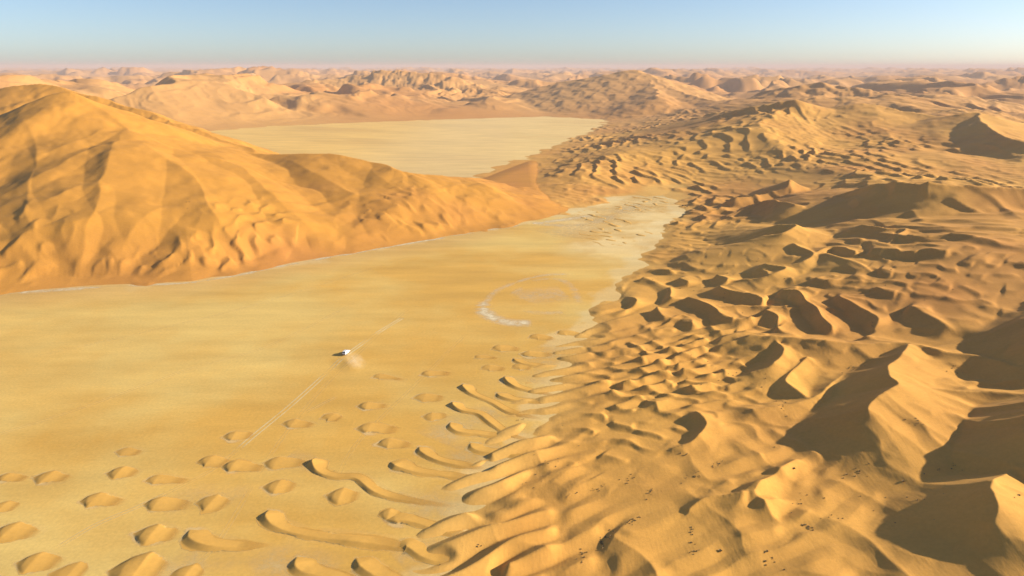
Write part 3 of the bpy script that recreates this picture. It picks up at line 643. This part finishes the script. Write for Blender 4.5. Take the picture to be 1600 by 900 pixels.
# ------------------------------------------------------------------ the car crossing the pan, and its dust
def car():
    WH = flat_mat('white_paint', (.80, .79, .76), .25, .5); BK = flat_mat('black_rubber', (.02, .02, .02), .8); GL = flat_mat('dark_glass', (.02, .025, .03), .08, .6)
    MT = flat_mat('dark_trim', (.05, .05, .055), .5); RD = flat_mat('red_lens', (.4, .02, .02), .2); LM = flat_mat('clear_lens', (.7, .7, .68), .1); RM = flat_mat('steel_rim', (.45, .45, .46), .35, .5, .8)
    root = bpy.data.objects.new('car', None); COL.objects.link(root)
    root['label'] = 'white four wheel drive car crossing the open pan ahead of a dust plume'; root['category'] = 'car'
    def loft(name, secs, mat, parent=root):      # secs: (x, half width, z0, z1, top half width)
        V = []; Fa = []
        for x, hw, z0, z1, tw in secs:
            V += [(x, -hw, z0), (x, hw, z0), (x, hw * 1.0, z0 + (z1 - z0) * .7), (x, tw, z1), (x, -tw, z1), (x, -hw, z0 + (z1 - z0) * .7)]
        for k in range(len(secs) - 1):
            for q in range(6): a_, b_ = k * 6 + q, k * 6 + (q + 1) % 6; Fa.append((a_, b_, b_ + 6, a_ + 6))
        Fa.append(tuple(range(5, -1, -1))); Fa.append(tuple(len(V) - 6 + q for q in range(6)))
        me = bpy.data.meshes.new(name); me.from_pydata(V, [], Fa); me.materials.append(mat); me.validate()
        return obj(name, me, parent)
    def box(name, c, d, mat, parent=root):
        x, y, z = c; a_, b_, e_ = d[0] / 2, d[1] / 2, d[2] / 2
        V = [(x + i * a_, y + j * b_, z + k * e_) for i in (-1, 1) for j in (-1, 1) for k in (-1, 1)]
        Fa = [(0, 1, 3, 2), (4, 6, 7, 5), (0, 4, 5, 1), (2, 3, 7, 6), (0, 2, 6, 4), (1, 5, 7, 3)]
        me = bpy.data.meshes.new(name); me.from_pydata(V, [], Fa); me.materials.append(mat); return obj(name, me, parent)
    body = loft('body', [(-2.4, .86, .55, 1.12, .84), (-2.3, .95, .48, 1.16, .9), (-1.2, .97, .45, 1.18, .92), (1.0, .97, .45, 1.16, .92), (1.9, .95, .48, 1.08, .86), (2.35, .88, .52, .98, .78), (2.45, .8, .58, .9, .7)], WH)
    cab = loft('cabin', [(-2.3, .88, 1.15, 1.2, .84), (-2.05, .88, 1.15, 1.84, .72), (-1.7, .88, 1.15, 1.9, .74), (.1, .88, 1.15, 1.9, .74), (.45, .88, 1.15, 1.8, .72), (1.05, .88, 1.14, 1.18, .84)], WH)
    def pane(name, quad):
        me = bpy.data.meshes.new(name); me.from_pydata(quad, [], [(0, 1, 2, 3)]); me.materials.append(GL); return obj(name, me, cab)
    pane('windscreen', [(1.0, -.78, 1.22), (1.0, .78, 1.22), (.5, .66, 1.79), (.5, -.66, 1.79)])
    pane('rear_window', [(-2.3, .74, 1.25), (-2.3, -.74, 1.25), (-2.1, -.64, 1.76), (-2.1, .64, 1.76)])
    for sg in (-1, 1):
        for x0, x1 in ((-1.95, -1.15), (-1.05, -.2), (-.1, .45)):
            pane('side_window', [(x0, sg * .895, 1.25), (x1, sg * .895, 1.25), (x1 - .02, sg * .82, 1.76), (x0 + .02, sg * .82, 1.76)])
        for x0, x1 in ((-1.1, -.17), (-.13, 1.0)):
            dr = box('door', ((x0 + x1) / 2, sg * .965, .82), (x1 - x0, .03, .6), WH); box('handle', (x0 + .12, sg * .99, 1.02), (.16, .03, .04), MT, dr)
        box('headlight', (2.40, sg * .62, .84), (.12, .26, .16), LM); box('tail_light', (-2.40, sg * .78, .95), (.06, .14, .3), RD)
        box('mirror', (.75, sg * 1.06, 1.2), (.1, .2, .16), MT); box('roof_bar', (-.8, sg * .62, 1.95), (2.2, .04, .05), MT)
    box('front_bumper', (2.47, 0, .56), (.16, 1.7, .22), MT); box('rear_bumper', (-2.47, 0, .56), (.14, 1.7, .2), MT); box('grille', (2.46, 0, .8), (.05, .9, .2), MT)
    def cyl(name, c, r, wdt, mat, parent):
        V = []; n = 20
        for s_ in (-1, 1):
            for k in range(n): V.append((c[0] + r * math.cos(2 * pi * k / n), c[1] + s_ * wdt / 2, c[2] + r * math.sin(2 * pi * k / n)))
        Fa = [(k, (k + 1) % n, n + (k + 1) % n, n + k) for k in range(n)] + [tuple(range(n - 1, -1, -1)), tuple(range(n, 2 * n))]
        me = bpy.data.meshes.new(name); me.from_pydata(V, [], Fa); me.materials.append(mat); return obj(name, me, parent)
    for x in (-1.42, 1.45):
        for sg in (-1, 1):
            wh = bpy.data.objects.new('wheel', None); COL.objects.link(wh); wh.parent = root
            cyl('tyre', (x, sg * .84, .39), .39, .27, BK, wh); cyl('rim', (x, sg * .86, .39), .23, .27, RM, wh)
    p = at(541, 553); q0, q1 = at(500, 592), at(590, 520)
    root.location = (p[0], p[1], 0.15); root.rotation_euler = (0, 0, math.atan2(q1[1] - q0[1], q1[0] - q0[0])); root.scale = (1.0,) * 3
car()

def dust():
    me = bpy.data.meshes.new('dust_plume'); V = []; Fa = []; nu, nv = 24, 14
    for i in range(nv + 1):
        for j in range(nu): a_, b_ = pi * i / nv, 2 * pi * j / nu; V.append((math.sin(a_) * math.cos(b_), math.sin(a_) * math.sin(b_), math.cos(a_)))
    for i in range(nv):
        for j in range(nu): Fa.append((i * nu + j, (i + 1) * nu + j, (i + 1) * nu + (j + 1) % nu, i * nu + (j + 1) % nu))
    me.from_pydata(V, [], Fa); me.validate()
    m = bpy.data.materials.new('dust_plume'); m.use_nodes = True; t = m.node_tree; N = t.nodes.new; L = t.links.new
    for n in list(t.nodes): t.nodes.remove(n)
    o = N('ShaderNodeOutputMaterial'); v = N('ShaderNodeVolumePrincipled'); v.inputs['Color'].default_value = (.98, .88, .66, 1)
    tc = N('ShaderNodeTexCoord'); ln = N('ShaderNodeVectorMath'); ln.operation = 'LENGTH'; L(tc.outputs['Object'], ln.inputs[0])
    f = N('ShaderNodeMapRange'); f.inputs['From Min'].default_value = 1.0; f.inputs['From Max'].default_value = 0.1; L(ln.outputs['Value'], f.inputs['Value'])
    nz = N('ShaderNodeTexNoise'); nz.inputs['Scale'].default_value = 2.6; nz.inputs['Detail'].default_value = 4; L(tc.outputs['Object'], nz.inputs['Vector'])
    r = N('ShaderNodeMapRange'); r.inputs['From Min'].default_value = .36; r.inputs['From Max'].default_value = .7; L(nz.outputs['Fac'], r.inputs['Value'])
    mu = N('ShaderNodeMath'); mu.operation = 'MULTIPLY'; L(f.outputs[0], mu.inputs[0]); L(r.outputs[0], mu.inputs[1])
    m2 = N('ShaderNodeMath'); m2.operation = 'MULTIPLY'; m2.inputs[1].default_value = 0.27; L(mu.outputs[0], m2.inputs[0]); L(m2.outputs[0], v.inputs['Density']); L(v.outputs[0], o.inputs['Volume'])
    me.materials.append(m)
    ob = obj('dust_plume', me, kind='stuff', label='pale dust plume drifting behind the white car')
    a_, b_ = at(544, 556), at(566, 584); c = (a_ + b_) / 2
    ob.location = (c[0], c[1], 2.0); ob.scale = (11, 5, 1.9); ob.rotation_euler = (0, 0, math.atan2(b_[1] - a_[1], b_[0] - a_[0]))
dust()

# ------------------------------------------------------------------ shrubs and tufts
def tuft_mesh(name, seed, n, mat, spread=.5, tall=.7):
    r = random.Random(seed); V = []; Fa = []
    for k in range(n):
        a_ = r.random() * 6.283; d = r.random() ** .5 * spread; bx, by = .55 * d * math.cos(a_), .55 * d * math.sin(a_); ex, ey = 1.5 * d * math.cos(a_), 1.5 * d * math.sin(a_)
        h = tall * (.55 + .45 * r.random()) * (1 - .45 * d / spread); w_ = .10 + .08 * r.random(); ca, sa = math.cos(a_ + 1.57) * w_, math.sin(a_ + 1.57) * w_
        i0 = len(V); V += [(bx - ca, by - sa, -.1), (bx + ca, by + sa, -.1), ((bx + ex) / 2 + ca, (by + ey) / 2 + sa, h * .65), ((bx + ex) / 2 - ca, (by + ey) / 2 - sa, h * .65), (ex, ey, h)]
        Fa += [(i0, i0 + 1, i0 + 2, i0 + 3), (i0 + 3, i0 + 2, i0 + 4)]
    me = bpy.data.meshes.new(name); me.from_pydata(V, [], Fa); me.materials.append(mat); return me
DK = flat_mat('dry_green_foliage', (.30, .21, .095), .9, .1, var=.4); ST = flat_mat('straw_foliage', (.34, .23, .10), .9, .1, var=.3)
tufts = [tuft_mesh('shrub', 1, 26, DK), tuft_mesh('shrub', 2, 22, DK, .6, .55), tuft_mesh('shrub', 3, 18, DK, .45, .8), tuft_mesh('shrub', 4, 22, ST, .55, .6)]
def shrub(px, py, size, label, group, kind=None):
    p = on_ground(px, py); k = random.choice((0, 1, 2, 0, 1, 3)) if kind is None else kind
    o = obj('shrub', tufts[k], label=label, category='shrub', group=group)
    o.location = (p[0], p[1], p[2]); o.rotation_euler = (0, 0, random.random() * 6.28); sc = size * (.26 + .32 * random.random()); o.scale = (sc * 1.15, sc * 1.15, sc)
rs = random.Random(77)
CL = [ # cx, cy, spread x, spread y, slant, count, size, label
 (1335, 737, 15, 9, -.6, 10, .9, 'dark tuft in the tight cluster halfway down the big foreground slope'),
 (1262, 822, 8, 7, .5, 7, 1.2, 'dark tuft at the ridge foot beside the pointed tip of the big lower shadow'),
 (1300, 809, 18, 4, 0, 6, .7, 'small tuft on the brown slope just above the big lower shadow'),
 (1250, 788, 12, 14, .2, 9, .7, 'small tuft on the slope left of the big lower shadow'),
 (1470, 735, 26, 7, -.2, 9, .8, 'tuft on the shoulder above the hooked crest at lower right'),
 (1590, 775, 10, 6, 0, 5, .8, 'tuft right of the hooked crest at the right edge'),
 (1332, 575, 13, 5, -.2, 9, .9, 'tuft in the cluster above the long dark hollow, upper right of centre'),
 (1222, 632, 10, 14, .6, 10, .8, 'tuft left of the dark hollow in the middle of the dune field'),
 (1430, 662, 16, 4, .35, 7, .8, 'tuft in the row along the crest below the dark hollow'),
 (1490, 580, 18, 12, -.1, 7, .9, 'tuft near the rounded shadow at the right'),
 (1122, 726, 10, 6, -.5, 12, .8, 'tuft in the dark cluster on the slope right of bottom centre, upper group'),
 (1084, 746, 14, 7, -.2, 12, .8, 'tuft in the broad reddish cluster beside the upper group'),
 (1073, 712, 8, 5, 0, 5, .9, 'tuft beside the small dark shrub above the reddish cluster'),
 (985, 746, 12, 9, -.8, 10, .8, 'tuft strung along the short ridge above the long dark wedge'),
 (935, 763, 13, 4, -.35, 9, .8, 'tuft along the narrow ridge left of the short ridge'),
 (893, 774, 8, 3, -.3, 6, .8, 'tuft at the left end of the narrow ridge'),
 (1015, 770, 6, 8, -.4, 11, .8, 'tuft packed on the dark end of the yellow ridge'),
 (990, 815, 16, 7, -.4, 14, .85, 'tuft along the crest in the lower part of the field'),
 (946, 842, 13, 11, -.7, 16, .85, 'tuft thickly lining the ridge at the bottom of the field'),
 (908, 872, 12, 10, -.8, 10, .85, 'tuft trailing down the ridge to the bottom edge'),
 (1080, 830, 4, 16, .1, 10, .8, 'tuft on the steep edge left of the round hollows'),
 (1085, 862, 9, 10, .3, 9, .8, 'tuft on the sand below the round hollows'),
 (1210, 880, 16, 10, .2, 7, .9, 'pale edged tuft around the dark hollow at the bottom edge'),
 (1357, 510, 14, 6, 0, 9, .9, 'tuft in the cluster on the bright crest in the right middle'),
 (815, 658, 8, 4, 0, 4, .9, 'dark shrub at the right end of the finger dunes'),
 (680, 878, 10, 4, .2, 6, .8, 'dark shrub by the long dunes at bottom centre'),
 (745, 855, 10, 4, 0, 6, .7, 'dark shrub on the field edge at bottom centre'),
 (850, 735, 60, 40, -.3, 16, .7, 'lone shrub on the low ridges where the field meets the pan'),
 (1120, 430, 110, 60, 0, 22, 1.0, 'tiny far shrub scattered over the middle of the dune field'),
 (1400, 420, 110, 60, 0, 14, 1.0, 'tiny far shrub scattered over the upper right dunes'),
 (1150, 600, 80, 50, 0, 14, .8, 'small shrub scattered on the slopes in the centre of the field'),
 (1400, 770, 90, 40, 0, 10, .8, 'lone tuft scattered over the big foreground slope'),
 (300, 320, 22, 14, .2, 7, 1.5, 'tiny shrub on the spur of the great dune'),
 (575, 325, 26, 18, 0, 8, 1.5, 'tiny shrub on the lower tail of the great dune'),
 (520, 738, 6, 3, 0, 3, .5, 'straw tuft behind the head of the hooked long dune'),
 (500, 830, 60, 6, .12, 6, .5, 'straw tuft along the back of the longest snaking dune'),
]
for cx_, cy_, sx_, sy_, sl_, n_, sz_, lab in CL:
    for k in range(n_):
        a_ = rs.gauss(0, .6); b_ = rs.gauss(0, .5)
        shrub(cx_ + a_ * sx_, cy_ + b_ * sy_ + a_ * sx_ * sl_, sz_, lab, lab.replace('lone ', '') + 's', 3 if 'straw' in lab else None)
for px, py, sz, lab in [(1412, 753, 1.9, 'largest lone shrub on the foreground slope, with a long shadow to its left'), (1288, 779, 1.3, 'lone shrub with a thin shadow left of the big lower shadow'),
    (1125, 862, 2.0, 'dark shrub with long shadow below the round hollows'), (1198, 862, 1.7, 'shrub at the upper rim of the dark hollow on the bottom edge'), (1240, 733, 1.4, 'lone dark shrub on the bright foreground crest'),
    (1210, 699, 1.5, 'dark shrub on bright sand left of the broad foreground slope'),
    (1067, 322, 4.6, 'left one of two dark bushes where the gravel corridor meets the dunes'), (1073.5, 323.5, 4.8, 'right one of two dark bushes where the gravel corridor meets the dunes')]:
    shrub(px, py, sz, lab, 'single dark shrubs', 0)

# ------------------------------------------------------------------ haze
def haze():
    me = bpy.data.meshes.new('haze')
    x, y0, y1, z0, z1 = 60000, -3000, 61000, -6.0, 175
    V = [(-x, y0, z0), (x, y0, z0), (x, y1, z0), (-x, y1, z0), (-x, y0, z1), (x, y0, z1), (x, y1, z1), (-x, y1, z1)]
    me.from_pydata(V, [], [(3, 2, 1, 0), (4, 5, 6, 7), (0, 1, 5, 4), (1, 2, 6, 5), (2, 3, 7, 6), (3, 0, 4, 7)])
    m = bpy.data.materials.new('haze'); m.use_nodes = True; t = m.node_tree
    for n in list(t.nodes): t.nodes.remove(n)
    o = t.nodes.new('ShaderNodeOutputMaterial'); v = t.nodes.new('ShaderNodeVolumePrincipled')
    v.inputs['Color'].default_value = (0.63, 0.57, 0.59, 1); v.inputs['Density'].default_value = 1.0e-4; v.inputs['Anisotropy'].default_value = 0.0
    t.links.new(v.outputs[0], o.inputs['Volume']); me.materials.append(m)
    obj('haze', me, kind='stuff')
haze()
print('zmax', Z.max(), 'tris', 2 * (len(hg.data.polygons) + len(hf.data.polygons) + len(hd.data.polygons) + len(floor.data.polygons)))
